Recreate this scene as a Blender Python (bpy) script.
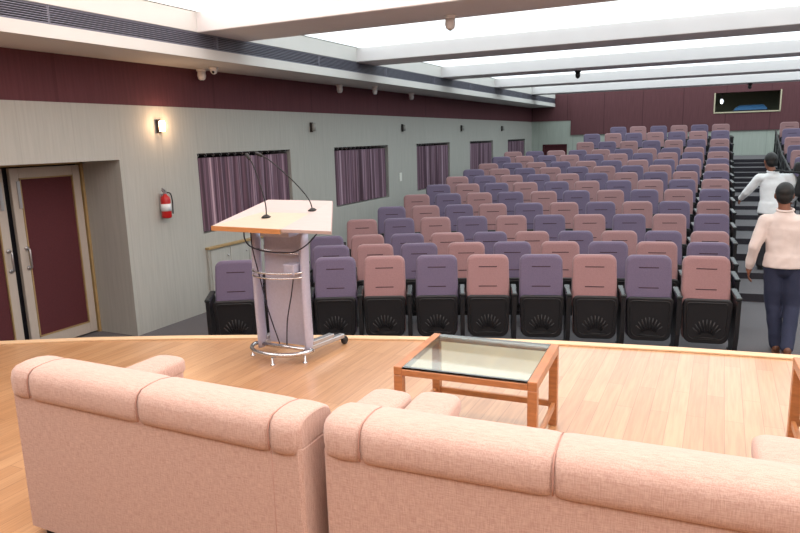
import bpy, bmesh, math, random
from mathutils import Vector, Matrix
random.seed(7)
C = bpy.context.scene.collection
for o in list(bpy.data.objects):
    bpy.data.objects.remove(o)
PI = math.pi

# ------------------------------------------------------------------ camera
CAM = Vector((0, 0, 2.26))
FPX, YAW, PITCH, ROLL = 660.0, .4535, .191, .0274
fw = Vector((-math.sin(YAW)*math.cos(PITCH), math.cos(YAW)*math.cos(PITCH), -math.sin(PITCH)))
r0 = Vector((math.cos(YAW), math.sin(YAW), 0)); u0 = r0.cross(fw)
rt = r0*math.cos(ROLL) - u0*math.sin(ROLL); up = u0*math.cos(ROLL) + r0*math.sin(ROLL)
cd = bpy.data.cameras.new('camera'); cam = bpy.data.objects.new('camera', cd); C.objects.link(cam)
M = Matrix((rt, up, -fw)).transposed().to_4x4(); M.translation = CAM
cam.matrix_world = M
cd.sensor_width = 36; cd.lens = FPX/800*36; cd.clip_start = .05; cd.clip_end = 200
bpy.context.scene.camera = cam

# ------------------------------------------------------------------ world, exposure, area lights
sc = bpy.context.scene
sc.view_settings.view_transform = 'Standard'; sc.view_settings.look = 'None'
sc.view_settings.gamma = 1; sc.view_settings.use_curve_mapping = False
sc.view_settings.exposure = 0.0
w = bpy.data.worlds.new('world'); sc.world = w; w.use_nodes = True
w.node_tree.nodes['Background'].inputs[0].default_value = (.8, .9, 1, 1)
w.node_tree.nodes['Background'].inputs[1].default_value = .15
PANEL = 1.85          # radiance of the luminous ceiling over the seats
STAGE_PANEL = 2.8    # radiance of the luminous ceiling over the stage
def area(name, loc, rot, sx, sy, power, col):
    l = bpy.data.lights.new(name, 'AREA'); l.shape = 'RECTANGLE'; l.size = sx; l.size_y = sy
    l.energy = power; l.color = col
    o = bpy.data.objects.new(name, l); C.objects.link(o); o.location = loc; o.rotation_euler = rot
    return o
# warm stage wash hung over the stage, aimed towards the front rows
area('stage_light', (-.5, .2, 3.35), (math.radians(24), 0, 0), 5.0, .4, 34, (1, .93, .88))

# ------------------------------------------------------------------ materials
def lin(c):
    return tuple(((v/255)/12.92 if v/255 <= .04045 else ((v/255+.055)/1.055)**2.4) for v in c) + (1,)
def mat(name, rgb, rough=.6, metal=0, var=0, scale=20, bump=0, bscale=200, stretch=(1, 1, 1), spec=.5, coat=0, emis=None, est=0, sheen=0):
    m = bpy.data.materials.new(name); m.use_nodes = True; nt = m.node_tree; n = nt.nodes
    b = n['Principled BSDF']; b.inputs['Base Color'].default_value = lin(rgb)
    b.inputs['Roughness'].default_value = rough; b.inputs['Metallic'].default_value = metal
    b.inputs['Specular IOR Level'].default_value = spec; b.inputs['Coat Weight'].default_value = coat
    b.inputs['Sheen Weight'].default_value = sheen
    if emis: b.inputs['Emission Color'].default_value = lin(emis); b.inputs['Emission Strength'].default_value = est
    tc = n.new('ShaderNodeTexCoord'); mp = n.new('ShaderNodeMapping'); mp.inputs['Scale'].default_value = stretch
    nt.links.new(tc.outputs['Object'], mp.inputs[0])
    if var or not bump:
        t = n.new('ShaderNodeTexNoise'); t.inputs['Scale'].default_value = scale; t.inputs['Detail'].default_value = 5
        nt.links.new(mp.outputs[0], t.inputs['Vector'])
        v = var or .03
        r = n.new('ShaderNodeValToRGB'); e = r.color_ramp.elements
        c = lin(rgb)[:3]
        e[0].position = .3; e[0].color = tuple(x*(1-v) for x in c)+(1,)
        e[1].position = .7; e[1].color = tuple(min(1, x*(1+v)) for x in c)+(1,)
        nt.links.new(t.outputs[0], r.inputs[0]); nt.links.new(r.outputs[0], b.inputs['Base Color'])
    if bump:
        t2 = n.new('ShaderNodeTexNoise'); t2.inputs['Scale'].default_value = bscale; t2.inputs['Detail'].default_value = 3
        nt.links.new(mp.outputs[0], t2.inputs['Vector'])
        bp = n.new('ShaderNodeBump'); bp.inputs['Strength'].default_value = bump; bp.inputs['Distance'].default_value = .004
        nt.links.new(t2.outputs[0], bp.inputs['Height']); nt.links.new(bp.outputs[0], b.inputs['Normal'])
    return m

def plank_mat():
    m = bpy.data.materials.new('stage_wood'); m.use_nodes = True; nt = m.node_tree; n = nt.nodes; L = nt.links.new
    b = n['Principled BSDF']
    tc = n.new('ShaderNodeTexCoord'); mp = n.new('ShaderNodeMapping'); mp.inputs['Rotation'].default_value = (0, 0, PI/2)
    L(tc.outputs['Object'], mp.inputs[0])
    br = n.new('ShaderNodeTexBrick'); br.offset = .37; br.inputs['Scale'].default_value = 1
    br.inputs['Brick Width'].default_value = .95; br.inputs['Row Height'].default_value = .095
    br.inputs['Mortar Size'].default_value = .0012; br.inputs['Mortar Smooth'].default_value = .1; br.inputs['Bias'].default_value = 0
    br.inputs['Color1'].default_value = lin((206, 160, 117)); br.inputs['Color2'].default_value = lin((192, 144, 101))
    br.inputs['Mortar'].default_value = lin((150, 104, 68))
    L(mp.outputs[0], br.inputs['Vector'])
    mp2 = n.new('ShaderNodeMapping'); mp2.inputs['Scale'].default_value = (30, 1.5, 1); L(tc.outputs['Object'], mp2.inputs[0])
    no = n.new('ShaderNodeTexNoise'); no.inputs['Scale'].default_value = 2.2; no.inputs['Detail'].default_value = 6; L(mp2.outputs[0], no.inputs['Vector'])
    rp = n.new('ShaderNodeValToRGB'); rp.color_ramp.elements[0].position = .35; rp.color_ramp.elements[0].color = (.72, .68, .62, 1)
    rp.color_ramp.elements[1].position = .62; rp.color_ramp.elements[1].color = (1.0, 1.0, 1.0, 1); L(no.outputs[0], rp.inputs[0])
    mx = n.new('ShaderNodeMixRGB'); mx.blend_type = 'MULTIPLY'; mx.inputs[0].default_value = .6
    L(br.outputs[0], mx.inputs[1]); L(rp.outputs[0], mx.inputs[2]); L(mx.outputs[0], b.inputs['Base Color'])
    b.inputs['Roughness'].default_value = .26; b.inputs['Specular IOR Level'].default_value = .8; b.inputs['Coat Weight'].default_value = .8; b.inputs['Coat Roughness'].default_value = .28
    return m

def panel_wall_mat(name, rgb, width=.6, var=.06, axis='Y', seam=.82):
    """wall covering hung in vertical strips with faint seams and fine vertical streaks"""
    m = bpy.data.materials.new(name); m.use_nodes = True; nt = m.node_tree; n = nt.nodes; L = nt.links.new
    b = n['Principled BSDF']; b.inputs['Roughness'].default_value = .75; b.inputs['Specular IOR Level'].default_value = .25
    tc = n.new('ShaderNodeTexCoord'); sp = n.new('ShaderNodeSeparateXYZ'); L(tc.outputs['Object'], sp.inputs[0])
    d = n.new('ShaderNodeMath'); d.operation = 'DIVIDE'; d.inputs[1].default_value = width; L(sp.outputs[axis], d.inputs[0])
    f = n.new('ShaderNodeMath'); f.operation = 'FRACT'; L(d.outputs[0], f.inputs[0])
    s = n.new('ShaderNodeMath'); s.operation = 'LESS_THAN'; s.inputs[1].default_value = .018; L(f.outputs[0], s.inputs[0])
    mp = n.new('ShaderNodeMapping'); mp.inputs['Scale'].default_value = (22, 22, 1.2); L(tc.outputs['Object'], mp.inputs[0])
    no = n.new('ShaderNodeTexNoise'); no.inputs['Scale'].default_value = 1.6; no.inputs['Detail'].default_value = 5; L(mp.outputs[0], no.inputs['Vector'])
    rp = n.new('ShaderNodeValToRGB'); c = lin(rgb)[:3]
    rp.color_ramp.elements[0].position = .3; rp.color_ramp.elements[0].color = tuple(x*(1-var) for x in c)+(1,)
    rp.color_ramp.elements[1].position = .7; rp.color_ramp.elements[1].color = tuple(x*(1+var) for x in c)+(1,)
    L(no.outputs[0], rp.inputs[0])
    mx = n.new('ShaderNodeMixRGB'); L(s.outputs[0], mx.inputs[0]); L(rp.outputs[0], mx.inputs[1])
    mx.inputs[2].default_value = tuple(x*seam for x in c)+(1,)
    L(mx.outputs[0], b.inputs['Base Color'])
    return m

def stripe_mat():
    m = bpy.data.materials.new('curtain_stripes'); m.use_nodes = True; nt = m.node_tree; n = nt.nodes; L = nt.links.new
    b = n['Principled BSDF']; b.inputs['Roughness'].default_value = .85
    tc = n.new('ShaderNodeTexCoord'); sp = n.new('ShaderNodeSeparateXYZ'); L(tc.outputs['Object'], sp.inputs[0])
    no = n.new('ShaderNodeTexNoise'); no.noise_dimensions = '1D'; no.inputs['Scale'].default_value = 12; no.inputs['Detail'].default_value = 1.5
    L(sp.outputs['Y'], no.inputs['W'])
    rp = n.new('ShaderNodeValToRGB'); rp.color_ramp.interpolation = 'EASE'
    e = rp.color_ramp.elements; e[0].position = .32; e[0].color = lin((84, 64, 76)); e[1].position = .70; e[1].color = lin((190, 166, 180))
    for p, c in ((.42, (126, 98, 114)), (.5, (88, 66, 80)), (.56, (156, 130, 146)), (.63, (104, 80, 100))):
        k = e.new(p); k.color = lin(c)
    L(no.outputs[0], rp.inputs[0]); L(rp.outputs[0], b.inputs['Base Color'])
    return m

def sofa_mat():
    m = bpy.data.materials.new('sofa_weave'); m.use_nodes = True; nt = m.node_tree; n = nt.nodes; L = nt.links.new
    b = n['Principled BSDF']; b.inputs['Roughness'].default_value = .85; b.inputs['Sheen Weight'].default_value = .25
    b.inputs['Specular IOR Level'].default_value = .2
    tc = n.new('ShaderNodeTexCoord')
    outs = []
    for s in ((640, 640, 60), (60, 640, 640)):
        mp = n.new('ShaderNodeMapping'); mp.inputs['Scale'].default_value = s; L(tc.outputs['Object'], mp.inputs[0])
        t = n.new('ShaderNodeTexNoise'); t.inputs['Scale'].default_value = .55; t.inputs['Detail'].default_value = 2; L(mp.outputs[0], t.inputs['Vector']); outs.append(t)
    a = n.new('ShaderNodeMath'); a.operation = 'ADD'; L(outs[0].outputs[0], a.inputs[0]); L(outs[1].outputs[0], a.inputs[1])
    h = n.new('ShaderNodeMath'); h.operation = 'MULTIPLY'; h.inputs[1].default_value = .5; L(a.outputs[0], h.inputs[0])
    rp = n.new('ShaderNodeValToRGB'); rp.color_ramp.elements[0].position = .36; rp.color_ramp.elements[0].color = lin((180, 147, 136))
    rp.color_ramp.elements[1].position = .64; rp.color_ramp.elements[1].color = lin((207, 179, 167)); L(h.outputs[0], rp.inputs[0])
    L(rp.outputs[0], b.inputs['Base Color'])
    bp = n.new('ShaderNodeBump'); bp.inputs['Strength'].default_value = .35; bp.inputs['Distance'].default_value = .002
    L(h.outputs[0], bp.inputs['Height']); L(bp.outputs[0], b.inputs['Normal'])
    return m

MT = dict(
    wall=panel_wall_mat('wall_covering', (174, 174, 168), .62, seam=.92),
    backwall=panel_wall_mat('back_wall_covering', (172, 180, 171), 1.2, axis='X'),
    burg=panel_wall_mat('burgundy_fabric', (96, 56, 62), 2.4, .1),
    burgx=panel_wall_mat('burgundy_fabric_back', (100, 64, 68), 1.25, .1, axis='X', seam=.6),
    white=mat('white_plaster', (210, 208, 204), .7, var=.02, scale=3),
    beam=mat('beam_plaster', (222, 218, 218), .65, var=.02, scale=3),
    lumi=mat('luminous_ceiling', (240, 245, 245), .6, emis=(240, 252, 255), est=PANEL, var=.01, scale=.6),
    lumis=mat('stage_luminous_ceiling', (245, 240, 235), .6, emis=(255, 248, 244), est=STAGE_PANEL, var=.01, scale=.6),
    grille=mat('grille_metal', (128, 128, 142), .5),
    booth=mat('booth_olive_wall', (150, 152, 132), .8),
    dark=mat('dark_void', (34, 34, 44), .8),
    carpet=mat('grey_carpet', (98, 95, 98), .95, var=.12, scale=60, bump=.3, bscale=300),
    riser=mat('shaded_carpet_riser', (50, 47, 54), .95, var=.12, scale=60, bump=.3),  # darker carpet, with the shade on the risers put into its colour
    wood=plank_mat(),
    nosing=mat('pale_wood_edge', (224, 190, 152), .4, var=.08, scale=4, stretch=(2, 30, 30)),
    pink=mat('pink_seat_fabric', (156, 121, 122), .92, var=.09, scale=120, bump=.3, bscale=500, spec=.2, sheen=.2),
    purple=mat('purple_seat_fabric', (109, 98, 121), .92, var=.09, scale=120, bump=.3, bscale=500, spec=.2, sheen=.2),
    seam=mat('crease_shade_dark', (60, 38, 48), .9),  # shade of the backrest creases as a dark colour; also the mouth
    black=mat('black_plastic', (26, 26, 29), .42, var=.1, scale=90, bump=.1, bscale=600),
    pad=mat('armrest_pad', (34, 38, 40), .25, spec=.6),
    doorframe=mat('door_frame_laminate', (186, 176, 166), .45, var=.04, scale=6, stretch=(20, 20, 1)),
    doorwood=mat('door_edging_wood', (166, 140, 96), .5, var=.1, scale=8),
    doorred=mat('door_burgundy_fabric', (84, 36, 42), .9, var=.12, scale=70, bump=.3),
    steel=mat('brushed_steel', (190, 188, 190), .3, metal=.9, var=.04, scale=30, stretch=(1, 1, 12)),
    alum=mat('lilac_grey_aluminium', (186, 186, 206), .45, metal=.35, var=.05, scale=60),
    chrome=mat('chrome_tube', (205, 205, 208), .18, metal=1),
    teak=mat('orange_teak', (176, 116, 72), .4, var=.16, scale=5, stretch=(3, 3, 14), coat=.2),
    beech=mat('beech_laminate', (190, 177, 158), .45, var=.05, scale=8, stretch=(1, 14, 1)),
    pinklam=mat('pinkish_laminate', (186, 170, 168), .45, var=.04, scale=8, stretch=(1, 14, 1)),
    edge=mat('lectern_edge_wood', (192, 134, 84), .45, var=.1, scale=8, stretch=(1, 14, 14)),
    rubber=mat('black_rubber', (18, 18, 20), .55),
    cable=mat('dark_cable', (28, 32, 52), .5),
    red=mat('extinguisher_red', (176, 28, 30), .3, var=.03),
    paper=mat('white_label', (218, 222, 226), .6),
    blue=mat('blue_cloth', (62, 112, 158), .8, var=.1, scale=30),
    cream=mat('cream_frame', (196, 188, 160), .5),
    glow=mat('lit_lamp_glass', (255, 220, 190), .4, emis=(255, 200, 150), est=14, var=.01),
    unlit=mat('frosted_lamp_glass', (160, 160, 156), .35),
    bracket=mat('dark_bracket', (60, 56, 56), .4, metal=.5),
    curtain=stripe_mat(), sofa=sofa_mat(),
    thread=mat('sofa_seam_thread', (176, 136, 124), .9),
    skin=mat('skin', (128, 82, 62), .55, var=.05, scale=30),
    hair=mat('black_hair', (18, 15, 15), .5, var=.3, scale=200, bump=.6, bscale=300),
    shirtA=mat('cream_pink_shirt', (224, 210, 204), .85, var=.04, scale=12, bump=.25, bscale=40),
    shirtB=mat('white_shirt', (240, 243, 245), .85, var=.04, scale=12, bump=.25, bscale=40),
    navy=mat('navy_trousers', (46, 52, 76), .9, var=.08, scale=80, bump=.3),
    greytr=mat('dark_grey_trousers', (48, 48, 54), .9, var=.08, scale=80, bump=.3),
    shoe=mat('brown_leather', (110, 70, 50), .4, var=.1),
    bag=mat('black_nylon', (20, 21, 24), .6, var=.2, scale=40, bump=.4, bscale=60),
    plate=mat('switch_plate', (226, 226, 218), .4),
    camw=mat('camera_housing', (225, 222, 222), .35),
    lens=mat('dark_lens', (14, 14, 18), .1),
    lampw=mat('booth_lamp', (255, 255, 255), .4, emis=(240, 248, 255), est=5, var=.01),
)
def glass_mat():
    m = bpy.data.materials.new('table_glass'); m.use_nodes = True; b = m.node_tree.nodes['Principled BSDF']
    b.inputs['Base Color'].default_value = (.74, .92, .84, 1); b.inputs['Roughness'].default_value = .02
    b.inputs['Transmission Weight'].default_value = 1; b.inputs['IOR'].default_value = 1.5
    nt = m.node_tree; t = nt.nodes.new('ShaderNodeTexNoise'); t.inputs['Scale'].default_value = 3
    r = nt.nodes.new('ShaderNodeMapRange'); r.inputs[3].default_value = .01; r.inputs[4].default_value = .05
    nt.links.new(t.outputs[0], r.inputs[0]); nt.links.new(r.outputs[0], b.inputs['Roughness'])
    return m
MT['glass'] = glass_mat()

# ------------------------------------------------------------------ mesh helpers
class MB:
    def __init__(s): s.bm = bmesh.new()
    def box(s, x0, x1, y0, y1, z0, z1, bev=0, seg=2, mi=0):
        b = bmesh.new(); bmesh.ops.create_cube(b, size=1)
        for v in b.verts: v.co = Vector(((x0+x1)/2+v.co.x*(x1-x0), (y0+y1)/2+v.co.y*(y1-y0), (z0+z1)/2+v.co.z*(z1-z0)))
        if bev: bmesh.ops.bevel(b, geom=b.edges[:], offset=bev, segments=seg, affect='EDGES', profile=.5)
        return s._merge(b, mi)
    def _merge(s, b, mi=0, mtx=None, smooth=False):
        mp = {}
        for v in b.verts: mp[v] = s.bm.verts.new(mtx @ v.co if mtx else v.co)
        for f in b.faces:
            try:
                g = s.bm.faces.new([mp[v] for v in f.verts]); g.material_index = mi; g.smooth = smooth or f.smooth
            except ValueError: pass
        b.free(); return s
    def obox(s, c, sx, sy, sz, rot, bev=0, seg=2):
        b = bmesh.new(); bmesh.ops.create_cube(b, size=1)
        for v in b.verts: v.co = Vector((v.co.x*sx, v.co.y*sy, v.co.z*sz))
        if bev: bmesh.ops.bevel(b, geom=b.edges[:], offset=bev, segments=seg, affect='EDGES', profile=.5)
        return s._merge(b, 0, Matrix.Translation(c) @ rot.to_4x4())
    def bar(s, p, q, wx, wz, bev=0, upv=Vector((0, 0, 1))):
        p, q = Vector(p), Vector(q); d = (q-p).normalized(); x = d.cross(upv).normalized(); z = x.cross(d)
        return s.obox((p+q)/2, wx, (q-p).length, wz, Matrix((x, d, z)).transposed(), bev, 1)
    def tube(s, pts, r, n=8, rr=None, closed=False):
        pts = [Vector(p) for p in pts]; rings = []; prev = None; N = len(pts)
        for i, p in enumerate(pts):
            if closed: d = pts[(i+1) % N]-pts[i-1]
            else: d = pts[min(i+1, N-1)]-pts[max(i-1, 0)]
            d.normalize()
            if prev is None:
                a = Vector((0, 0, 1)) if abs(d.z) < .9 else Vector((1, 0, 0)); x = d.cross(a).normalized()
            else: x = (prev-d*prev.dot(d)).normalized()
            prev = x; y = d.cross(x); R = rr[i] if rr else r
            rings.append([s.bm.verts.new(p+x*R*math.cos(2*PI*k/n)+y*R*math.sin(2*PI*k/n)) for k in range(n)])
        for i in range(N if closed else N-1):
            a, b = rings[i], rings[(i+1) % N]
            for k in range(n):
                f = s.bm.faces.new((a[k], a[(k+1) % n], b[(k+1) % n], b[k])); f.smooth = True
        if not closed:
            s.bm.faces.new(rings[0][::-1]); s.bm.faces.new(rings[-1])
        return s
    def lathe(s, prof, c=(0, 0, 0), n=16, mtx=None):
        b = bmesh.new(); rings = []
        for r, z in prof:
            rings.append([b.verts.new((max(r, 1e-4)*math.cos(2*PI*k/n), max(r, 1e-4)*math.sin(2*PI*k/n), z)) for k in range(n)])
        for i in range(len(rings)-1):
            for k in range(n):
                f = b.faces.new((rings[i][k], rings[i][(k+1) % n], rings[i+1][(k+1) % n], rings[i+1][k])); f.smooth = True
        b.faces.new(rings[0][::-1]); b.faces.new(rings[-1])
        return s._merge(b, 0, Matrix.Translation(c) @ (mtx or Matrix()), False)
    def prism(s, poly, z0, z1, side=0, top=0):
        a = [s.bm.verts.new((x, y, z0)) for x, y in poly]; b = [s.bm.verts.new((x, y, z1)) for x, y in poly]
        n = len(poly)
        for i in range(n):
            f = s.bm.faces.new((a[i], a[(i+1) % n], b[(i+1) % n], b[i])); f.material_index = side
        s.bm.faces.new(a[::-1]).material_index = side; s.bm.faces.new(b).material_index = top
        return s
    def slab3(s, pts, n, t):
        """solid plate: polygon pts (3D) thickened by t along -n"""
        n = Vector(n).normalized(); a = [s.bm.verts.new(Vector(p)) for p in pts]; b = [s.bm.verts.new(Vector(p)-n*t) for p in pts]
        k = len(pts); s.bm.faces.new(a); s.bm.faces.new(b[::-1])
        for i in range(k): s.bm.faces.new((a[(i+1) % k], a[i], b[i], b[(i+1) % k]))
        return s
    def loft(s, rings, cap=True, smooth=True, closed=True):
        R = [[s.bm.verts.new(Vector(p)) for p in r] for r in rings]; n = len(R[0])
        for i in range(len(R)-1):
            for k in range(n if closed else n-1):
                f = s.bm.faces.new((R[i][k], R[i][(k+1) % n], R[i+1][(k+1) % n], R[i+1][k])); f.smooth = smooth
        if cap: s.bm.faces.new(R[0][::-1]); s.bm.faces.new(R[-1])
        return s
    def ell(s, c, rx, ry, rz, rot=None, u=16, v=12):
        b = bmesh.new(); bmesh.ops.create_uvsphere(b, u_segments=u, v_segments=v, radius=1)
        mt = Matrix.Translation(c) @ (rot.to_4x4() if rot else Matrix()) @ Matrix.Diagonal((rx, ry, rz, 1))
        return s._merge(b, 0, mt, True)
    def cap(s, p, q, r1, r2, n=12, flat=1):
        p, q = Vector(p), Vector(q); d = q-p; L = d.length; rot = d.to_track_quat('Z', 'Y').to_matrix().to_4x4()
        prof = [(r1*math.cos(a), -r1*math.sin(a)) for a in (PI/2*.98, PI/3, PI/6)] + [(r1, 0), (r2, L)] + [(r2*math.cos(a), L+r2*math.sin(a)) for a in (PI/6, PI/3, PI/2*.98)]
        return s.lathe(prof, p, n, rot)
    def build(s, name, m, parent=None, kind=None):
        bmesh.ops.recalc_face_normals(s.bm, faces=s.bm.faces[:])
        me = bpy.data.meshes.new(name); s.bm.to_mesh(me); s.bm.free()
        for x in (m if isinstance(m, list) else [m]): me.materials.append(MT[x])
        o = bpy.data.objects.new(name, me); C.objects.link(o)
        if parent: o.parent = parent
        if kind: o['kind'] = kind
        return o
def tag(o, label, cat, group=None):
    o['label'] = label; o['category'] = cat
    if group: o['group'] = group
    return o
def thing(name, label, cat, loc=(0, 0, 0), rz=0, group=None):
    o = bpy.data.objects.new(name, None); C.objects.link(o); o.location = loc; o.rotation_euler = (0, 0, rz)
    o.empty_display_size = .1
    return tag(o, label, cat, group)
def copy_tree(o, parent=None):
    kids = [x for x in bpy.data.objects if x.parent == o]
    c = o.copy(); C.objects.link(c); c.parent = parent
    for k in kids: copy_tree(k, c)
    return c
def struct(name, mb, m): return mb.build(name, m, None, 'structure')

# ------------------------------------------------------------------ setting: hall shell
XL, XR, YB, YF = -6.25, 9.6, 24.0, -4.2
ZW, ZS, ZC = 2.73, 3.22, 3.72          # top of pale wall, soffit, ceiling
XS = -5.42                             # soffit edge
WIN = [(6.8, 8.92), (10.27, 12.41), (13.85, 15.9), (17.4, 19.45), (21.0, 23.1)]
DY0, DY1, DZ = 3.55, 5.53, 2.11        # door recess

f = MB(); f.box(-7.2, XR+.2, YF-.2, YB+.3, -.12, 0); struct('floor', f, 'carpet')
# left wall, with openings
wl = MB(); cuts = [(DY0, DY1, 0, DZ)]+[(a, b, 1.07, 2.14) for a, b in WIN]
y = YF
for a, b, z0, z1 in cuts:
    wl.box(-7.0, XL, y, a, 0, ZW)
    if z0 > 0: wl.box(-7.0, XL, a, b, 0, z0)
    wl.box(-7.0, XL, a, b, z1, ZW); y = b
wl.box(-7.0, XL, y, YB, 0, ZW)
struct('wall_left', wl, 'wall')
struct('wall_left_band', MB().box(-7.0, XL-.005, YF, YB, ZW, ZS+.4), 'burg')
struct('wall_left_recess', MB().box(-7.15, -7.0, DY0-.2, DY1+.2, 0, 2.6), 'dark')
# back wall with the control booth opening
BX0, BX1, BZ0, BZ1 = -.3, 1.5, 2.82, 3.42
bw = MB(); bw.box(-7.0, -5.85, YB, YB+.2, 0, ZW); bw.box(-4.98, BX0, YB, YB+.2, 0, 2.23); bw.box(-5.85, -4.98, YB, YB+.2, 1.92, ZW)
bw.box(-4.98, XR, YB, YB+.2, 0, 2.23)
bw2 = MB(); bw2.box(-4.86, BX0, YB-.05, YB+.2, 2.23, ZC); bw2.box(BX1, XR, YB-.05, YB+.2, 2.23, ZC)
bw2.box(BX0, BX1, YB-.05, YB+.2, 2.23, BZ0); bw2.box(BX0, BX1, YB-.05, YB+.2, BZ1, ZC)
bw2.box(-7.0, -4.86, YB-.02, YB+.2, ZW, ZC)
struct('wall_back', MB().box(-7.0, -5.85, YB, YB+.2, 0, ZW).box(-5.85, -4.98, YB, YB+.2, 1.92, ZW).box(-4.98, XR, YB, YB+.2, 0, 2.23).box(-4.98, -4.86, YB, YB+.2, 2.23, ZW), 'backwall')
struct('wall_back_band', bw2, 'burgx')
bw.bm.free()
struct('wall_right', MB().box(XR, XR+.2, YF, YB, 0, ZC+.3), 'wall')
struct('wall_front', MB().box(-7.0, XR, YF-.2, YF, 0, ZC+.3), 'burgx')
# booth room
bt = MB(); bt.box(BX0-.5, BX1+.5, YB+2.0, YB+2.1, 2.3, ZC+.2); bt.box(BX0-.6, BX0-.5, YB+.2, YB+2.1, 2.3, ZC+.2)
bt.box(BX1+.5, BX1+.6, YB+.2, YB+2.1, 2.3, ZC+.2); bt.box(BX0-.6, BX1+.6, YB+.2, YB+2.1, 2.2, 2.3); bt.box(BX0-.6, BX1+.6, YB+.2, YB+2.1, ZC, ZC+.1)
struct('wall_booth', bt, 'booth')
tr = MB(); 
for a in ((BX0-.04, BX0, BZ0-.03, BZ1), (BX1, BX1+.04, BZ0-.03, BZ1+.02), (BX0-.04, BX1+.04, BZ0-.04, BZ0)): tr.box(a[0], a[1], YB-.08, YB+.02, a[2], a[3], .005, 1)
struct('trim_1', tr, 'cream')
# soffit, fascia strip, upstand
so = MB(); so.box(-7.0, XS-.02, YF, YB, ZS, ZS+.1); so.box(XS-.03, XS, YF, YB, ZS, ZS+.115)
so.box(-7.0, XS-.1, YF, YB, ZS+.1, ZC); so.box(XS-.12, XS+.0, YF, YB, 3.505, ZC)
struct('ceiling_soffit', so, 'white')
# ceiling
ce = MB(); ce.box(-7.0, XR+.2, YF-.2, YB+.3, ZC+.06, ZC+.2); struct('ceiling', ce, 'white')
beams = [2.35+3.66*i for i in range(6)]
beams = [-1.25, 2.4]+[6.07, 9.74, 13.34, 17.36-.35, 20.75]
BW = [.8, .8, .87, .7, .7, .7, .65]
for (yb, bwid) in zip(beams, BW):
    struct('ceiling_beam', MB().box(XS-.02, XR, yb, yb+bwid, 3.5, ZC+.05, .008, 1), 'beam')
edges = [YF]+[v for yb, b_ in zip(beams, BW) for v in (yb, yb+b_)]+[YB]
for i in range(0, len(edges), 2):
    a, b = edges[i], edges[i+1]
    st = b < 7
    if b < 0: continue          # the ceiling behind the photographer is not lit
    struct('ceiling_light_panel', MB().box(XS+.06, XR-.3, a+.02, b-.02, ZC-.005, ZC+.05), 'lumis' if st else 'lumi')

# stage
edge = [(-6.25, 2.55), (-5.25, 3.24), (-4.6, 3.6), (-3.93, 3.9), (-3.2, 4.2), (-2.53, 4.43), (-1.8, 4.66), (-1.03, 4.85), (-.19, 5.0), (.57, 5.1), (1.9, 5.18), (3.2, 5.1), (4.8, 4.85), (6.6, 4.3), (8.2, 3.6), (9.6, 2.7)]
struct('floor_stage', MB().prism(edge+[(9.6, YF), (-6.25, YF)], .02, .7), 'wood')
nz = MB(); inner = []
for i, (x, y) in enumerate(edge):
    a = Vector(edge[max(i-1, 0)]); b = Vector(edge[min(i+1, len(edge)-1)]); t = (b-a).normalized(); nn = Vector((-t.y, t.x)); inner.append(((x, y), nn))
nz.loft([[(p[0]-nn.x*.05, p[1]-nn.y*.05, .702), (p[0]+nn.x*.025, p[1]+nn.y*.025, .702), (p[0]+nn.x*.025, p[1]+nn.y*.025, .715), (p[0]-nn.x*.05, p[1]-nn.y*.05, .712)] for p, nn in inner], smooth=False)
struct('trim_2', nz, 'nosing')

# seating tiers
YR = [7.5, 8.45, 9.4]+[9.4+1.0*i for i in range(1, 13)]
ZT = [.98, .98, .98, 1.09, 1.18, 1.29, 1.39, 1.48, 1.57, 1.65, 1.77, 1.86, 2.04, 2.25, 2.43]
FL = [z-.98 for z in ZT]
def off(x): return -((x-1.9)**2-4)/23.8
for r in range(3, 15):
    x0 = -5.35 if r < 12 else -4.0
    xs = [x0+(XR-x0)*i/30 for i in range(31)]
    cur = [(x, min(YR[r]-.76+off(x), YB-.1)) for x in xs]
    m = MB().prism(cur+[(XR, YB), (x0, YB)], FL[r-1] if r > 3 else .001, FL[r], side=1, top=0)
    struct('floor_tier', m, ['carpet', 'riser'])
# extra half steps in the steep part of the aisle
for r in (12, 13, 14):
    m = MB(); yy = YR[r]-.76
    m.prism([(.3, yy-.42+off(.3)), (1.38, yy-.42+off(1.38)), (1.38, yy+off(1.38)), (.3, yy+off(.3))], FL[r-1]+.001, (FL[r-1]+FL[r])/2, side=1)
    struct('floor_step', m, ['carpet', 'riser'])

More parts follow.
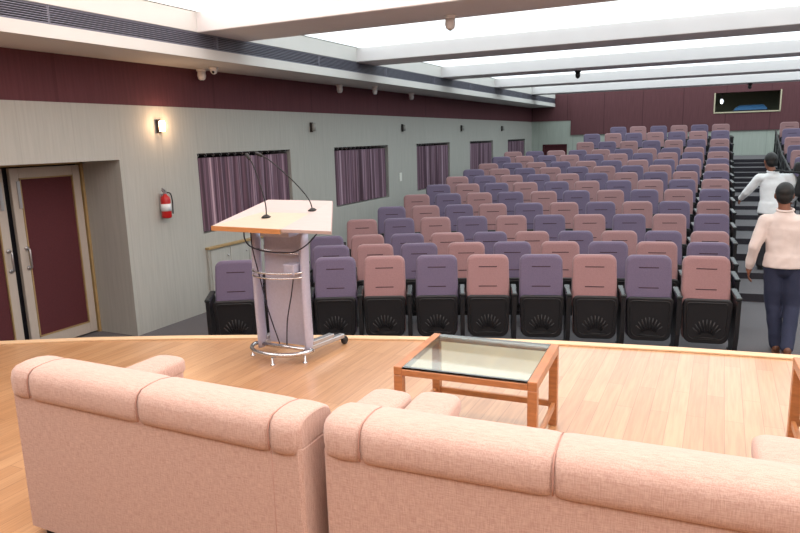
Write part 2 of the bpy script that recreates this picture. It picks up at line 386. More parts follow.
# doors
def door_leaf(name, y0, y1, hy):
    X = -6.89
    d = MB(); fw_ = .1
    d.box(X-.05, X, y0, y0+fw_, .02, 2.06, .004, 1).box(X-.05, X, y1-fw_, y1, .02, 2.06, .004, 1)
    d.box(X-.05, X, y0+fw_, y1-fw_, 2.06-.11, 2.06, .004, 1).box(X-.05, X, y0+fw_, y1-fw_, .02, .15, .004, 1)
    o = struct(name, d, 'doorframe')
    e = MB()
    for a in ((y0+fw_, y0+fw_+.014, .15, 1.95), (y1-fw_-.014, y1-fw_, .15, 1.95), (y0+fw_, y1-fw_, 1.936, 1.95), (y0+fw_, y1-fw_, .15, .164)):
        e.box(X-.03, X+.006, a[0], a[1], a[2], a[3])
    e.build('edging', 'doorwood', o)
    MB().box(X-.045, X-.012, y0+fw_, y1-fw_, .15, 1.95).build('panel', 'doorred', o)
    MB().tube([(X, hy, .96), (X+.05, hy, .965), (X+.055, hy, .98), (X+.055, hy, 1.16), (X+.05, hy, 1.175), (X, hy, 1.18)], .011).lathe([(.024, 0), (.024, .012), (.012, .014)], (X, hy, .96), 12, Matrix.Rotation(PI/2, 4, 'Y')).lathe([(.024, 0), (.024, .012), (.012, .014)], (X, hy, 1.18), 12, Matrix.Rotation(PI/2, 4, 'Y')).build('handle', 'steel', o)
    MB().box(X, X+.012, hy-.02, hy+.02, 1.62, 1.92, .004, 1).build('bolt', 'steel', o)
    MB().box(X-.02, X+.02, hy-.025, hy+.025, .02, .09, .004, 1).build('floor_bolt', 'rubber', o)
door_leaf('door_1', 4.62, 5.49, 4.70)
door_leaf('door_2', 3.64, 4.54, 4.49)
fr = MB(); fr.box(-6.95, -6.87, 5.5, 5.53, 0, 2.11).box(-6.95, -6.87, 3.55, 3.62, 0, 2.11).box(-6.95, -6.87, 3.55, 5.53, 2.075, 2.11)
struct('trim_3', fr, 'doorwood')
struct('door_3', MB().box(-5.85, -4.98, YB+.06, YB+.1, 0, 1.92).box(-5.85, -5.8, YB-.01, YB+.1, 0, 1.92).box(-5.03, -4.98, YB-.01, YB+.1, 0, 1.92).box(-5.85, -4.98, YB-.01, YB+.1, 1.87, 1.92), 'doorred')

# windows behind the curtains
for i, (a, b) in enumerate(WIN):
    m = MB(); m.box(-6.72, -6.66, a, b, 1.07, 2.14)
    o = struct('window_%d' % (i+1), m, 'dark')
    g = MB(); 
    for yy in (a+.03, (a+b)/2, b-.03): g.box(-6.67, -6.63, yy-.025, yy+.025, 1.07, 2.14)
    g.box(-6.67, -6.63, a, b, 1.07, 1.12).box(-6.67, -6.63, a, b, 2.09, 2.14); g.build('window_frame', 'bracket', o)

# ------------------------------------------------------------------ curtains
clabel = ['purple striped curtain in the window behind the lectern', 'purple striped curtain in the second window from the stage',
          'purple striped curtain in the window just past the white switch plate', 'purple striped curtain in the fourth window from the stage', 'purple striped curtain in the farthest window near the back wall']
for i, (a, b) in enumerate(WIN):
    t = thing('curtain', clabel[i], 'curtain', (-6.305, (a+b)/2, 1.08), 0, 'striped curtains on the left wall')
    hw = (b-a)/2-.015; n = 170; rows_ = 9; R = []
    ph = random.random()*6
    for k in range(rows_):
        zf = k/(rows_-1); z = .01+zf*.99; amp = .034*(1-.45*zf); ring = []
        for j in range(n+1):
            u = -1+2*j/n; yv = u*hw
            d = amp*math.sin(u*hw*34+ph+.5*math.sin(u*7))+.35*amp*math.sin(u*hw*71+ph*2+zf*.8)
            ring.append((d, yv, z))
        R.append(ring)
    MB().loft(R, cap=False, closed=False).build('cloth', 'curtain', t)
    MB().tube([(0, -hw, 1.045), (0, hw, 1.045)], .009).build('rod', 'bracket', t)
    for j in range(14):
        yv = -hw+.05+(2*hw-.1)*j/13
        MB().tube([(.018*math.cos(q*PI/5), yv, 1.035+.02*math.sin(q*PI/5)) for q in range(10)], .0045, 5, closed=True).build('ring', 'steel', t)

# low panelled cupboard under the first window
t = thing('low_cupboard', 'pale low panelled cupboard under the first window with thin wooden top edge', 'cupboard', (-6.247, 6.82, .002))
MB().box(0, .035, 0, 2.1, 0, .85).build('body', 'wall', t)
for j in range(5):
    o = MB().box(.035, .05, .03+j*.41, .03+j*.41+.4, .05, .83, .003, 1).build('door', 'wall', t)
    MB().lathe([(.012, 0), (.014, .015), (.002, .02)], (.05, .03+j*.41+.34, .72), 10, Matrix.Rotation(PI/2, 4, 'Y')).build('knob', 'steel', o)
MB().box(0, .075, -.02, 2.12, .85, .88, .003, 1).build('top', 'doorwood', t)

# ------------------------------------------------------------------ air grilles
gy = YF+.1; gi = 0
names_g = ['nearest', 'second', 'third', 'fourth', 'fifth', 'sixth', 'seventh', 'eighth', 'ninth', 'tenth', 'eleventh', 'twelfth']
gy = 2.0
while gy < YB-.5:
    L_ = min(2.2, YB-gy-.02)
    t = thing('air_grille', 'long slatted metal air grille in the left soffit edge, %s from the camera' % names_g[gi], 'grille', (XS-.06, gy, 3.337), 0, 'air grilles along the left soffit')
    MB().box(-.035, -.03, 0, L_, 0, .166).build('backing', 'dark', t)
    s = MB()
    for k in range(8):
        s.obox(Vector((.035, L_/2, .014+k*.0197)), .03, L_-.01, .0065, Matrix.Rotation(math.radians(0), 3, 'Y'))
    s.build('slats', 'grille', t)
    s = MB(); s.box(.0, .05, 0, .006, 0, .166).box(0, .05, L_-.006, L_, 0, .166).box(0, .05, 0, L_, 0, .006).box(0, .05, 0, L_, .16, .166); s.build('frame', 'grille', t)
    gy += L_+.005; gi += 1

# ------------------------------------------------------------------ seats
def rrect(w0, w1, z0, z1, rt_, rb, n=5):
    """outline in XZ: width w0 at the bottom, w1 at the top"""
    pts = []
    for cx, cz, r, a0 in ((w1/2-rt_, z1-rt_, rt_, 0), (-w1/2+rt_, z1-rt_, rt_, PI/2), (-w0/2+rb, z0+rb, rb, PI), (w0/2-rb, z0+rb, rb, 3*PI/2)):
        for k in range(n+1):
            a = a0+PI/2*k/n; pts.append((cx+r*math.cos(a), cz+r*math.sin(a)))
    return pts
def cushion(pts, y0, y1, e=.02, lean=0, zc=0, steps=3):
    """rounded slab from front y0 to back y1; lean shifts y with height"""
    m = MB(); cx = 0; cz = sum(p[1] for p in pts)/len(pts)
    W = max(p[0] for p in pts); H = max(abs(p[1]-cz) for p in pts)
    rings = []
    for k in range(steps+1):
        a = PI/2*k/steps; ins = e*(1-math.sin(a)); yy = y0+e*(1-math.cos(a)); rings.append((yy, ins))
    for k in range(steps+1):
        a = PI/2*k/steps; ins = e*(1-math.cos(a)); yy = y1-e*(1-math.sin(a)); rings.append((yy, ins))
    R = []
    for yy, ins in rings:
        R.append([(x*(1-ins/W), yy+lean*((cz+(z-cz)*(1-ins/H))-zc), cz+(z-cz)*(1-ins/H)) for x, z in pts])
    return m.loft(R)
def make_seat(col):
    t = thing('auditorium_seat', 'x', 'seat')
    bk = cushion(rrect(.475, .455, .43, .98, .075, .03), -.115, -.02, .028, .2, .98).build('backrest', col, t)
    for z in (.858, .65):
        MB().box(-.1, .1, -.1185+.2*(z-.98), -.113+.2*(z-.98), z-.005, z+.005, .002, 1).build('crease_shade', 'seam', bk)  # thin dark strips stand in for the shade in the backrest creases
    cushion(rrect(.45, .43, .45, .955, .07, .03), -.025, .015, .012, .2, .98).build('back_shell', 'black', t)
    cushion(rrect(.45, .455, .13, .55, .05, .06), -.30, -.2, .03, -.06, .35).build('seat_cushion', col, t)
    sh = cushion(rrect(.43, .465, .115, .585, .05, .085), -.345, -.29, .014, -.06, .35)
    # raised rim and fan ribs of the moulded shell
    rim = rrect(.36, .39, .16, .55, .04, .07)
    sh.tube([(x, -.345-.06*(z-.35), z) for x, z in rim], .008, 5, closed=True)
    for k in range(9):
        a = PI/2+(k-4)*.26
        p0 = (.07*math.cos(a), .185+.05*math.sin(a)); p1 = (.15*math.cos(a), .185+.19*math.sin(a))
        sh.tube([(p0[0], -.346-.06*(p0[1]-.35), p0[1]), (p1[0], -.346-.06*(p1[1]-.35), p1[1])], .007, 5)
    sh.tube([(x, -.346, z) for x, z in ((-.11, .18), (.11, .18))], .007, 5)
    sh.build('seat_shell', 'black', t)
    stand(t, .277)
    return t
def stand(t, x):
    pts = [(-.36, .2), (-.38, .585), (-.10, .62), (-.04, .5), (-.06, .2), (-.12, .0), (-.3, .0)]
    m = MB(); R = [[(x+d*k, y, z) for y, z in pts] for d, k in ((-.022, 1), (.022, 1))]
    m.loft([[(x-.022, y, z) for y, z in pts], [(x+.022, y, z) for y, z in pts]], smooth=False)
    m.box(x-.03, x+.03, -.34, -.08, 0, .02)
    s_ = m.build('side_stand', 'black', t)
    MB().obox(Vector((x, -.235, .617)), .062, .31, .035, Matrix.Rotation(math.radians(7), 3, 'X'), .012, 2).build('armrest', 'pad', t)
protos = {'pink': make_seat('pink'), 'purple': make_seat('purple')}
ends = {k: None for k in protos}
for k in protos:
    o = copy_tree(protos[k]); stand(o, -.277); ends[k] = o
used = set()
COLX = [-.1, -.655, -1.195, -1.74, -2.29, -2.82, -3.36, -3.86, -4.35, -4.84]
ordn = ['front', 'second', 'third', 'fourth', 'fifth', 'sixth', 'seventh', 'eighth', 'ninth', 'tenth', 'eleventh', 'twelfth', 'thirteenth', 'fourteenth', 'back']
seatn = ['right beside the stepped aisle', 'second from the stepped aisle', 'third from the stepped aisle', 'fourth from the stepped aisle', 'fifth from the stepped aisle', 'sixth from the stepped aisle', 'seventh from the stepped aisle', 'eighth from the stepped aisle', 'ninth from the stepped aisle', 'nearest the curtained wall']
def place(r, x, col, end, label, group):
    src = ends[col] if end else protos[col]
    if src.name in used: o = copy_tree(src)
    else: o = src; used.add(src.name)
    m = -(x-1.9)/11.9
    o.location = (x, YR[r]+off(x), FL[r]+.002); o.rotation_euler = (0, 0, math.atan(m))
    o['label'] = label; o['group'] = group; return o
for r in range(15):
    nc = 10 if r < 12 else (7 if r < 14 else 6)
    for c in range(nc):
        col = 'pink' if (r+1+c) % 2 else 'purple'
        x = COLX[c]
        wh = seatn[c] if c < nc-1 or nc == 10 else 'at the left end'
        place(r, x, col, c == nc-1, '%s tip-up auditorium seat %s in the %s row' % (col, wh, ordn[r]), 'auditorium seats left of the aisle, %s' % col)
for r in range(9, 15):
    for c in range(2):
        col = 'pink' if (r+c) % 2 == 0 else 'purple'
        place(r, [1.62, 2.17][c], col, c == 0, '%s tip-up auditorium seat %s in the %s row, right of the aisle' % (col, ['next to the railing', 'second from the railing'][c], ordn[r]), 'auditorium seats right of the aisle, %s' % col)

# ------------------------------------------------------------------ aisle railing
t = thing('aisle_railing', 'black metal railing with posts along right side of the stepped aisle', 'railing', (1.31, 11.0, 0))
def flr(y):
    z = 0
    for r in range(3, 15):
        if y > YR[r]-.76+off(1.3): z = FL[r]
    return z
ys = [12.6+1.0*k for k in range(10)]
pts = [(0, y-11, flr(y)+.74) for y in ys]
MB().tube(pts, .022).build('handrail', 'rubber', t)
MB().tube([(p[0], p[1], p[2]-.3) for p in pts], .012).build('lower_rail', 'rubber', t)
for y, p in zip(ys, pts): MB().tube([(0, y-11, flr(y)+.003), (0, y-11, p[2])], .016).build('post', 'rubber', t)

# ------------------------------------------------------------------ sofas
def make_sofa(L_, e0, seams, loc, rz, label):
    """origin: left rear corner on the floor; x along the back, y towards the seat"""
    t = thing('sofa', label, 'sofa', loc, rz, 'pink sofas seen from behind'); t.scale = (1, 1, .974)
    # back body, leaning slightly
    m = MB(); R = []
    for x in (0, .012, L_-.012, L_):
        e = .012 if x in (0, L_) else 0
        R.append([(x, 0+e, .05), (x, .0+e, .4), (x, .0+e, .66-e), (x, .19-e, .66-e), (x, .24-e, .3), (x, .24-e, .05)])
    m.loft(R, smooth=False).build('back_frame', 'sofa', t)
    # padded roll over the top of the back, in panels between the seams
    xs = [0]+seams+[L_]
    for i in range(len(xs)-1):
        a, b = xs[i], xs[i+1]; rings = []; n = 14
        prof = []
        base = [(-.002, .628), (-.010, .636), (-.014, .66), (-.014, .705), (-.006, .732), (.014, .750), (.06, .757), (.11, .757), (.16, .748), (.195, .726), (.21, .69), (.205, .64)]
        W = b-a
        st = [0, .008, .02, .04, .08, W/2, W-.08, W-.04, W-.02, W-.008, W] if W > .3 else [0, .008, .02, W/2, W-.02, W-.008, W]
        for s_ in st:
            d = min(s_, W-s_); k = max(0, 1-d/.03); ins = .010*k*k
            end = (i == 0 and s_ < W/2) or (i == len(xs)-2 and s_ > W/2)
            if end: ins = .028*max(0, 1-d/.035)**2
            puff = .006*min(1, d/.15)
            rings.append([(a+s_+.0008*(1 if s_ < W/2 else -1), .1+(y-.1)*(1-ins/.13)+(0), .72+(z-.72)*(1-ins/.1)+puff*(1 if z > .75 else 0)) for y, z in base])
        m = MB().loft(rings); m.build('back_cushion_roll', 'sofa', t)
    for x in seams:
        MB().tube([(x, y, z) for y, z in ((-.008, .636), (-.0115, .66), (-.0115, .705), (-.003, .730), (.016, .7475), (.06, .753), (.11, .753), (.16, .744))], .0028, 5).build('piping', 'thread', t)
        if x == seams[-1]: MB().tube([(x, .0, .06), (x, .0, .63)], .0014, 5).build('rear_seam', 'thread', t)
    # arms
    for x0 in (0, L_-.18):
        x0 += .032 if (x0 > .5) == (L_ < 1.4) else 0
        b = MB(); b.box(x0+.005, x0+.175, .2, .74, .05, .51, .015, 2); o = b.build('arm', 'sofa', t)
        sg = lambda v: math.copysign(abs(v)**.55, v)
        rr_ = [(x0+.09+.094*sg(math.cos(a)), .522+.045*sg(math.sin(a))) for a in [2*PI*k/28 for k in range(28)]]
        rg = []
        for yv, s_ in ((.2, 1), (.7, 1), (.735, .97), (.755, .85), (.765, .6)):
            rg.append([(x0+.09+(px-x0-.09)*s_, yv, .522+(pz-.522)*s_) for px, pz in rr_])
        MB().loft(rg).build('arm_pad', 'sofa', o)
    mid = (L_-.36)/2
    MB().box(.18, L_-.18, .24, .72, .05, .27, .01, 1).build('seat_base', 'sofa', t)
    for k in range(2):
        MB().box(.185+k*mid, .175+(k+1)*mid, .24, .745, .275, .42, .035, 3).build('seat_cushion', 'sofa', t)
    for x in (.06, L_-.06):
        for y in (.05, .68): MB().lathe([(.022, 0), (.026, .05)], (x, y, 0), 12).build('foot', 'rubber', t)
    return t
make_sofa(1.36, 0, [.12, .69, 1.25], (-2.465, 1.54, .70), 0, 'peach pink fabric sofa with its back to the camera, left of the pair')
make_sofa(1.42, 0, [.13, .698, 1.31], (-1.05, 1.578, .70), math.radians(3.2), 'peach pink fabric sofa with its back to the camera, right one, before the table')

# ------------------------------------------------------------------ coffee tables
def make_table(loc, W, D, H, label):
    t = thing('coffee_table', label, 'table', loc, math.radians(3), 'wooden coffee tables with glass tops')
    lg = .045
    for x in (0, W-lg):
        for y in (0, D-lg): MB().box(x, x+lg, y, y+lg, 0, H-.045, .003, 1).build('leg', 'teak', t)
    f_ = MB(); h0 = H-.045
    f_.box(0, lg, 0, D, h0, H, .003, 1).box(W-lg, W, 0, D, h0, H, .003, 1); f_.box(lg, W-lg, 0, lg*.7, h0, H-.012, .003, 1).box(lg, W-lg, D-lg*.7, D, h0, H-.012, .003, 1)
    f_.build('top_frame', 'teak', t)
    MB().box(lg, W-lg, .004, D-.004, H-.012, H-.001, .001, 1).build('glass_top', 'glass', t)
    MB().box(lg, W-lg, .008, .028, .1, .135, .003, 1).build('stretcher', 'teak', t)
    MB().box(lg, W-lg, D-.028, D-.008, .1, .135, .003, 1).build('stretcher', 'teak', t)
    for x in (.008, W-.028): MB().box(x, x+.02, lg, D-lg, .1, .135, .003, 1).build('stretcher', 'teak', t)
    return t
make_table((-1.415, 2.795, .70), .715, .60, .45, 'square wooden coffee table with a glass top in front of the sofas')
make_table((.405, 3.04, .70), .70, .60, .45, 'wooden coffee table cut off by the right edge of the photo')

# ------------------------------------------------------------------ lectern
t = thing('lectern', 'silver grey lectern with a pale laminate reading desk standing on the stage', 'lectern', (-2.84, 3.85, .70))
def post(x):
    m = MB(); R = []
    for k in range(13):
        z = .05+.88*k/12; bow = .012*math.sin(PI*k/12)
        R.append([(x+.022*math.cos(a), -.0-bow+.05*math.sin(a), z) for a in [2*PI*q/12 for q in range(12)]])
    return m.loft(R)
post(-.205).build('post', 'alum', t); post(.215).build('post', 'alum', t)
m = MB(); R = []
for k in range(13):
    z = .08+.83*k/12; bow = .012*math.sin(PI*k/12)
    R.append([(-.165, -bow+.042, z), (.172, -bow+.042, z), (.172, -bow+.054, z), (-.165, -bow+.054, z)])
m.loft(R, smooth=False).build('front_panel', 'alum', t)
MB().tube([(-.2, -.02, .80), (-.12, -.035, .795), (.0, -.04, .785), (.2, -.025, .78)], .008).build('cross_bar', 'chrome', t)
ring = [(.01+.215*math.cos(a), -.03-.14*math.sin(a), .655) for a in [PI*k/14 for k in range(15)]]
MB().tube(ring, .007).tube([(x, y, z-.035) for x, y, z in ring], .006).build('ring_shelf', 'chrome', t)
MB().box(.105, .195, -.12, -.02, .64, .72, .008, 2).build('switch_box', 'alum', t)
MB().box(-.12, .13, -.06, .1, .90, .95, .004, 1).build('desk_bracket', 'alum', t)
ring = [(.0+.25*math.cos(a), -.02-.2*math.sin(a), .075) for a in [PI*k/20 for k in range(21)]]
bs = MB().tube(ring, .016, 10).tube([(-.25, -.02, .075), (.25, -.02, .075)], .014, 10).build('base_ring', 'chrome', t)
for a in (PI*.12, PI*.45, PI*.88):
    x, y = .25*math.cos(a), -.02-.2*math.sin(a)
    MB().lathe([(.018, 0), (.018, .006), (.008, .012), (.008, .06)], (x, y, 0), 10).build('levelling_foot', 'chrome', bs)
for x in (-.2, .215):
    b = MB().bar((x, 0, .085), (x+.05, .38, .075), .05, .035, .006).bar((x, .02, .115), (x+.03, .26, .11), .05, .03, .004).build('base_beam', 'steel', t)
    c_ = MB().lathe([(.002, -.014), (.03, -.014), (.034, -.006), (.034, .006), (.03, .014), (.002, .014)], (x+.055, .40, .034), 16, Matrix.Rotation(PI/2, 4, 'Y')).build('caster', 'rubber', b)
    MB().tube([(x+.05, .37, .07), (x+.055, .40, .034)], .008).build('caster_fork', 'steel', c_)
# desk (local = world - (-2.84,3.85,.70))
def LW(x, y, z): return (x+2.84, y-3.85, z-.70)
A = LW(-3.18, 3.55, 1.70); B = LW(-2.60, 3.55, 1.695); Cc = LW(-2.21, 3.55, 1.695); D_ = LW(-2.48, 4.02, 1.84); E_ = LW(-3.04, 4.02, 1.84)
F_ = LW(-2.575, 3.87, 1.765); G_ = LW(-2.985, 3.87, 1.765)
base = MB().slab3([A, B, F_, G_], (0, -.2, 1), .03)
base.build('desk_board', 'beech', t)
MB().slab3([(A[0], A[1]-.002, A[2]), (A[0], A[1]-.012, A[2]), (B[0], B[1]-.012, B[2]), (B[0], B[1]-.002, B[2])], (0, 0, 1), .032).build('board_edge', 'edge', t)
MB().slab3([G_, F_, D_, E_], (0, -.4, 1), .022).build('rear_flap', 'pinklam', t)
MB().slab3([(B[0]+.002, B[1], B[2]), Cc, D_, (F_[0]+.002, F_[1], F_[2])], (-.1, -.2, 1), .022).build('side_flap', 'pinklam', t)
MB().slab3([A, (G_[0], G_[1], G_[2]), E_], (.1, -.2, 1), .018).build('side_flap', 'pinklam', t)
# cables
def crv(pts, n=10):
    out = []; P_ = [Vector(p) for p in pts]
    for i in range(len(P_)-1):
        a, b, c, d = P_[max(i-1, 0)], P_[i], P_[i+1], P_[min(i+2, len(P_)-1)]
        for k in range(n):
            s_ = k/n; out.append(.5*((2*b)+(c-a)*s_+(2*a-5*b+4*c-d)*s_*s_+(3*b-a-3*c+d)*s_**3))
    return out+[P_[-1]]
MB().tube(crv([(-.17, -.1, .95), (-.16, -.1, .8), (-.13, -.08, .6), (-.08, -.07, .35), (-.02, -.04, .1)]), .0045, 6).build('cable', 'cable', t)
MB().tube(crv([(.17, -.09, .62), (.14, -.08, .5), (.09, -.08, .3), (.05, -.05, .1)]), .0045, 6).build('cable', 'cable', t)
MB().tube(crv([(-.23, -.1, .93), (-.225, -.1, .88), (-.18, -.1, .83), (-.05, -.1, .80), (.16, -.09, .80), (.27, -.06, .85), (.33, .0, .93)]), .005, 6).build('cable', 'cable', t)

# gooseneck microphones
def mic(pts, label):
    b = Vector(pts[0]); t = thing('gooseneck_microphone', label, 'microphone', b, 0, 'gooseneck microphones on the lectern')
    P_ = [Vector(p)-b for p in pts]
    c = crv(P_)
    MB().lathe([(.034, .0), (.034, .006), (.02, .016), (.012, .022)], (0, 0, -.002), 16).build('base', 'rubber', t)
    MB().tube(c, .0042, 8).build('stem', 'rubber', t)
    d = (c[-1]-c[-2]).normalized(); e = c[-1]
    MB().cap(e, e+d*.04, .011, .013).build('capsule', 'bag', t)
mic([(-2.87, 3.76, 1.742), (-2.87, 3.76, 1.84), (-2.93, 3.78, 2.0), (-2.98, 3.79, 2.11), (-3.015, 3.8, 2.15)], 'black gooseneck microphone rising from the round base on the lectern desk')
mic([(-2.545, 3.86, 1.785), (-2.57, 3.86, 1.86), (-2.66, 3.86, 1.96), (-2.80, 3.86, 2.075), (-2.90, 3.86, 2.145), (-2.955, 3.86, 2.17)], 'black gooseneck microphone arching from the right side of the lectern')

# ------------------------------------------------------------------ wall fittings
t = thing('fire_extinguisher', 'red fire extinguisher hanging on the pale wall between door and first window', 'fire extinguisher', (-6.175, 6.1, 1.37))
MB().lathe([(.03, .0), (.055, .006), (.06, .02), (.06, .23), (.052, .26), (.03, .28), (.02, .29), (.02, .3)], (0, 0, 0), 18).build('cylinder', 'red', t)
MB().lathe([(.0612, .09), (.0612, .18)], (0, 0, 0), 18).build('label_band', 'paper', t)
MB().box(-.015, .015, -.02, .02, .3, .33, .004, 1).bar((0, .01, .32), (.02, -.07, .35), .018, .01).bar((0, .01, .335), (.02, -.06, .375), .018, .008).build('valve', 'steel', t)
MB().tube(crv([(.01, .02, .315), (.03, .06, .3), (.04, .072, .22), (.04, .07, .12), (.04, .066, .05)]), .008, 6).build('hose', 'rubber', t)
MB().box(-.085, -.055, -.03, .03, .1, .3, .004, 1).build('bracket', 'steel', t)

lamps = [(6.17, True, 'lit wall lamp glowing warm above the fire extinguisher'), (9.56, False, 'unlit wall lamp between the first and second windows'), (13.11, False, 'unlit wall lamp between second and third windows, above the switch plate'),
         (16.72, False, 'unlit wall lamp between the third and fourth windows'), (20.3, False, 'unlit wall lamp between the fourth and fifth windows')]
for y, on, lb in lamps:
    t = thing('wall_lamp', lb, 'lamp', (-6.25, y, 2.49), 0, 'wall lamps on the left wall')
    MB().box(0, .02, -.04, .04, -.08, .08, .006, 1).box(.02, .05, -.045, -.03, -.07, .07, .003, 1).build('bracket', 'bracket', t)
    MB().lathe([(.02, -.065), (.035, -.06), (.04, 0), (.035, .06), (.02, .065)], (.062, 0, 0), 16).build('shade', 'glow' if on else 'unlit', t)
    if on:
        l = bpy.data.lights.new('wall_lamp_bulb', 'POINT'); l.energy = 6; l.color = (1, .62, .35); l.shadow_soft_size = .03
        lo = bpy.data.objects.new('wall_lamp_bulb', l); C.objects.link(lo); lo.location = (.14, 0, .02); lo.parent = t
t = tag(MB().box(XL, XL+.012, 12.9, 13.02, 1.36, 1.54, .003, 1).build('switch_plate', 'plate'), 'small white switch plate on the wall between second and third windows', 'switch')

# cameras, detectors under the soffit and beams
def dome(loc, label, big=1, m='camw', bullet=False):
    t = thing('security_camera', label, 'camera', loc, 0, 'small fittings on the ceiling')
    MB().lathe([(.06*big, 0), (.06*big, -.02), (.05*big, -.035)], (0, 0, 0), 16).build('mount', m, t)
    if bullet:
        MB().lathe([(.045*big, -.035), (.05*big, -.09), (.04*big, -.13), (.02*big, -.145)], (0, 0, 0), 16).build('housing', m, t)
        MB().lathe([(.018, -.146), (.014, -.152)], (0, 0, 0), 10).build('lens', 'lens', t)
    else:
        MB().ell((0, 0, -.04*big), .045*big, .045*big, .05*big).build('housing', m, t)
        MB().ell((.012, -.03, -.065*big), .018*big, .018*big, .018*big).build('lens', 'lens', t)
dome((-6.15, 6.9, ZS), 'white cylindrical camera under the soffit above the wall lamp', 1.1, bullet=True)
dome((-5.9, 6.85, ZS), 'white dome camera with dark eye, right of the cylindrical one', 1.0)
dome((-6.1, 10.3, ZS), 'small white ceiling fitting under the soffit above the second window', 1.1, bullet=True)
dome((-5.85, 11.15, ZS), 'small white ceiling fitting nearest the soffit edge', .9, bullet=True)
dome((-6.1, 13.3, ZS), 'small white ceiling fitting under the soffit above the third window', 1.1, bullet=True)
dome((-2.62, 6.72, 3.5), 'white cylindrical fitting under the nearest ceiling beam', 1.1, bullet=True)
dome((-2.7, 13.9, 3.5), 'dark fitting under the third ceiling beam', 1.0, 'bracket', True)
dome((.57, 21.1, 3.5), 'dark fitting under the farthest beam above the booth window', 1.0, 'bracket', True)

# booth contents
t = thing('control_console', 'console under a blue cloth behind the booth window', 'console', (.7, YB+.6, 2.32))
MB().box(-.5, .5, -.3, .3, 0, .55, .01, 1).build('desk', 'dark', t)
MB().loft([[(-.46, -.25, .55), (.5, -.25, .55), (.5, .25, .55), (-.46, .25, .55)], [(-.42, -.22, .62), (.47, -.22, .62), (.47, .2, .62), (-.42, .2, .62)], [(-.3, -.1, .70), (.38, -.1, .71), (.38, .15, .71), (-.3, .15, .70)]], smooth=False).build('cover', 'blue', t)
t = thing('booth_lamp', 'small bright white lamp inside the booth window at its left', 'lamp', (-.12, YB+.4, 3.17))
MB().ell((0, 0, 0), .04, .04, .08).build('bulb', 'lampw', t)
MB().box(-.02, .02, -.02, .02, .07, .55).build('stem', 'bracket', t)

# ------------------------------------------------------------------ people
def remesh(o, v, sm=6):
    r = o.modifiers.new('remesh', 'REMESH'); r.mode = 'VOXEL'; r.voxel_size = v; r.use_smooth_shade = True
    s = o.modifiers.new('smooth', 'SMOOTH'); s.factor = .5; s.iterations = sm
    return o
def hand(m, wpos, d, side):
    """palm, four unequal curled fingers and a thumb; d = direction of the hand, side = +1/-1 for the thumb direction across"""
    d = Vector(d).normalized(); a = Vector((0, 1, 0)); a = (a-d*a.dot(d)).normalized(); nrm = d.cross(a)*side
    w_ = Vector(wpos); pc = w_+d*.05
    m.cap(w_, w_+d*.035, .026, .03); 
    rot = Matrix((a, nrm, d)).transposed()
    m.ell(pc+d*.01, .042, .017, .05, rot, 12, 8)
    for k, (off_, L_) in enumerate(((.03, .07), (.01, .08), (-.01, .074), (-.03, .058))):
        p0 = pc+a*off_+d*.045; p1 = p0+d*L_*.5+nrm*.006; p2 = p1+d*L_*.42+nrm*.026
        m.cap(p0, p1, .0088, .0082, 8); m.cap(p1, p2, .0082, .007, 8)
    q0 = pc+a*.035-d*.02; q1 = q0+a*.03+d*.025+nrm*.008; q2 = q1+d*.032+nrm*.012+a*.004
    m.cap(q0, q1, .0115, .010, 8); m.cap(q1, q2, .010, .008, 8)
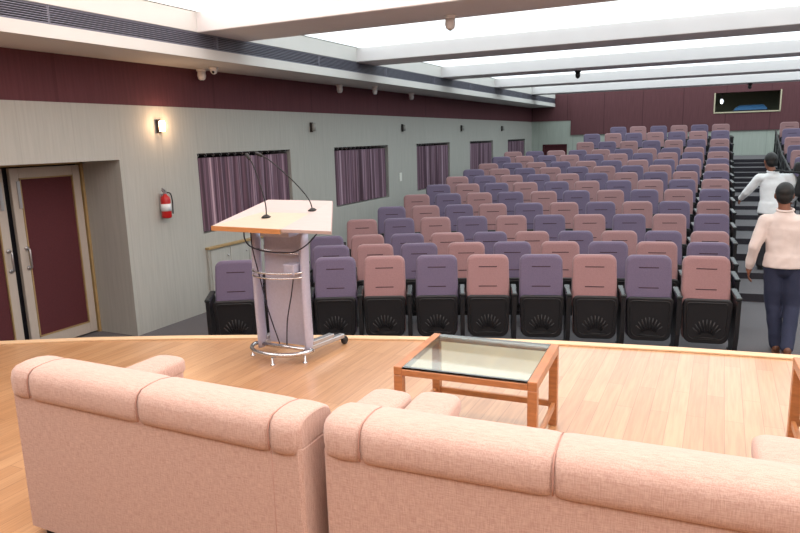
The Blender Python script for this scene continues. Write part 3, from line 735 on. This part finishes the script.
def person(label, loc, rz, J, shirt, trousers, look=0, shoe='shoe'):
    t = thing('person', label, 'person', loc, rz)
    H = Vector(J['head']); N = Vector(J['neck']); ch = Vector(J['chest']); pv = Vector(J['pelvis'])
    hr = Matrix.Rotation(look, 3, 'Z')
    b = MB()
    b.ell(H, .076, .094, .112, hr); b.ell(H+hr @ Vector((0, .03, -.06)), .056, .068, .062, hr)
    b.ell(H+hr @ Vector((0, .098, -.012)), .014, .02, .022, hr)
    for s_ in (-1, 1): b.ell(H+hr @ Vector((s_*.078, -.005, -.01)), .012, .02, .032, hr, 10, 8)
    b.cap(N-Vector((0, 0, .05)), H-Vector((0, .01, .06)), .058, .052)
    b.cap(ch, N-Vector((0, 0, .06)), .10, .06); b.ell(ch, .15, .085, .18); b.cap(pv, ch, .10, .10); b.ell(pv, .145, .09, .10)
    for s_, k in ((-1, 'l'), (1, 'r')):
        sh, el, wr, kn, an = [Vector(J[q+k]) for q in ('sh', 'el', 'wr', 'kn', 'an')]
        hp = pv+Vector((s_*.085, 0, -.04))
        b.cap(sh, el, .05, .038); b.cap(el, wr, .038, .026); hand(b, wr, J['hd'+k], J.get('hs'+k, -s_))
        b.cap(hp, kn, .082, .055); b.cap(kn, an, .052, .036)
        b.cap(an, an+Vector((0, .12, -.04)), .036, .03)
    body = remesh(b.build('body', 'skin', t), .0065, 3)
    # hair
    h = MB(); h.ell(H+hr @ Vector((0, -.014, .028)), .084, .098, .1, hr, 20, 14); h.ell(H+hr @ Vector((0, -.05, -.02)), .074, .06, .07, hr, 20, 12)
    remesh(h.build('hair', 'hair', t), .008, 2)
    e = MB()
    for s_ in (-1, 1): e.ell(H+hr @ Vector((s_*.03, .085, .008)), .011, .008, .006, hr, 8, 6)
    e.build('eyes', 'rubber', t)
    MB().ell(H+hr @ Vector((0, .092, -.052)), .022, .008, .006, hr, 10, 6).build('mouth', 'seam', t)
    # shirt
    s = MB(); hem = pv+Vector((0, 0, J.get('hem', -.02)))
    n = 28; R = []
    cs = [(hem, .192, .15), (pv+Vector((0, 0, .08)), .182, .145), ((pv*.6+ch*.4), .172, .132), ((pv*.25+ch*.75), .175, .122), (ch+Vector((0, 0, .07)), .185, .12), (ch+Vector((0, 0, .15)), .17, .105), (N-Vector((0, 0, .065)), .11, .085), (N-Vector((0, 0, .02)), .075, .072)]
    for c, rx, ry in cs: R.append([(c.x+rx*math.cos(2*PI*k/n), c.y+ry*math.sin(2*PI*k/n), c.z) for k in range(n)])
    s.loft(R)
    for s_, k in ((-1, 'l'), (1, 'r')):
        sh, el, wr = [Vector(J[q+k]) for q in ('sh', 'el', 'wr')]
        s.cap(sh, el, .072, .058, 14); s.cap(el, wr.lerp(el, .04), .058, .045, 14)
        s.ell(wr.lerp(el, .1), .046, .046, .03)
    s.cap(Vector(J['shl'])+Vector((.03, 0, .0)), Vector(J['shr'])-Vector((.03, 0, .0)), .07, .07, 14)
    s_o = remesh(s.build('shirt', shirt, t), .009, 3)
    tx = bpy.data.textures.get('folds') or bpy.data.textures.new('folds', 'CLOUDS'); tx.noise_scale = .13; tx.noise_depth = 1
    dm = s_o.modifiers.new('folds', 'DISPLACE'); dm.texture = tx; dm.strength = .022; dm.mid_level = .5; dm.texture_coords = 'LOCAL'
    MB().tube([(N.x+.072*math.cos(a), N.y+.068*math.sin(a)+.0, N.z-.004+.012*math.sin(a)) for a in [2*PI*k/24 for k in range(24)]], .012, 8, closed=True).build('collar', shirt, s_o)
    # trousers
    p = MB(); p.ell(pv+Vector((0, 0, -.02)), .168, .122, .13); p.cap(pv+Vector((0, 0, -.03)), pv+Vector((0, 0, .0)), .11, .11)
    for s_, k in ((-1, 'l'), (1, 'r')):
        kn, an = Vector(J['kn'+k]), Vector(J['an'+k]); hp = pv+Vector((s_*.085, 0, -.05))
        p.cap(hp, kn, .098, .078, 14); p.cap(kn, an+Vector((0, 0, .0)), .078, .062, 14)
    po = remesh(p.build('trousers', trousers, t), .010, 3)
    dm = po.modifiers.new('folds', 'DISPLACE'); dm.texture = tx; dm.strength = .018; dm.mid_level = .5; dm.texture_coords = 'LOCAL'
    for s_, k in ((-1, 'l'), (1, 'r')):
        an = Vector(J['an'+k]); up_ = an.z-.075
        sm = MB(); sm.ell((an.x, an.y+.05, up_+.045), .045, .13, .045).ell((an.x, an.y-.03, up_+.05), .04, .05, .05); sm.box(an.x-.042, an.x+.042, an.y-.07, an.y+.165, up_+.001, up_+.02, .009, 2)
        o = sm.build('shoe', shoe, t); remesh(o, .007, 1)
    return t
J1 = dict(head=(-.045, .02, 1.615), neck=(-.03, -.01, 1.475), chest=(-.005, 0, 1.22), pelvis=(0, 0, .93), hem=-.03,
          shl=(-.19, 0, 1.355), ell=(-.27, -.04, 1.10), wrl=(-.305, .03, .88), hdl=(-.02, .1, -1),
          shr=(.18, 0, 1.355), elr=(.26, -.04, 1.11), wrr=(.29, .06, .89), hdr=(.02, .15, -1),
          knl=(-.06, .06, .49), anl=(-.01, .02, .075), knr=(.1, .02, .49), anr=(.07, -.2, .12))
person('man in cream pink shirt and navy trousers walking up the aisle, nearest the stage', (.62, 7.5, .002), 0, J1, 'shirtA', 'navy')
J2 = dict(head=(-.07, .02, 1.60), neck=(-.03, -.02, 1.46), chest=(0, 0, 1.2), pelvis=(.0, 0, .92), hem=-.07,
          shl=(-.19, 0, 1.355), ell=(-.34, .10, 1.15), wrl=(-.40, .28, 1.04), hdl=(-.25, .8, -.45), hsl=1,
          shr=(.2, 0, 1.355), elr=(.27, .02, 1.12), wrr=(.25, .2, 1.03), hdr=(0, 1, .1),
          knl=(-.09, .1, .52), anl=(-.09, .08, .078), knr=(.09, .02, .48), anr=(.09, -.12, .078))
person('man in white shirt on the aisle steps reaching left to a seat', (.70, 10.98, FL[4]+.002), 0, J2, 'shirtB', 'greytr', look=.35, shoe='rubber')
t = thing('camera_bag', 'bulky black camera bag slung on the right shoulder of the white shirted man', 'bag', (.70+.33, 10.97, FL[4]))
m = MB(); m.obox(Vector((.03, -.02, 1.30)), .17, .22, .42, Matrix.Rotation(.25, 3, 'Y'), .05, 3)
m.obox(Vector((-.03, .0, 1.50)), .15, .2, .16, Matrix.Rotation(.25, 3, 'Y'), .04, 3); m.obox(Vector((.1, -.02, 1.1)), .12, .16, .2, Matrix.Rotation(.5, 3, 'Y'), .04, 3)
m.build('bag_body', 'bag', t)
MB().tube([(-.02, -.02, 1.6), (.0, -.02, 1.68), (.05, -.02, 1.64), (.07, -.02, 1.55)], .014).build('handle', 'bag', t)
MB().tube(crv([(.02, -.09, 1.44), (-.08, -.12, 1.45), (-.2, -.13, 1.455), (-.3, -.10, 1.475), (-.37, -.02, 1.45)]), .015, 8).build('strap', 'bag', t)
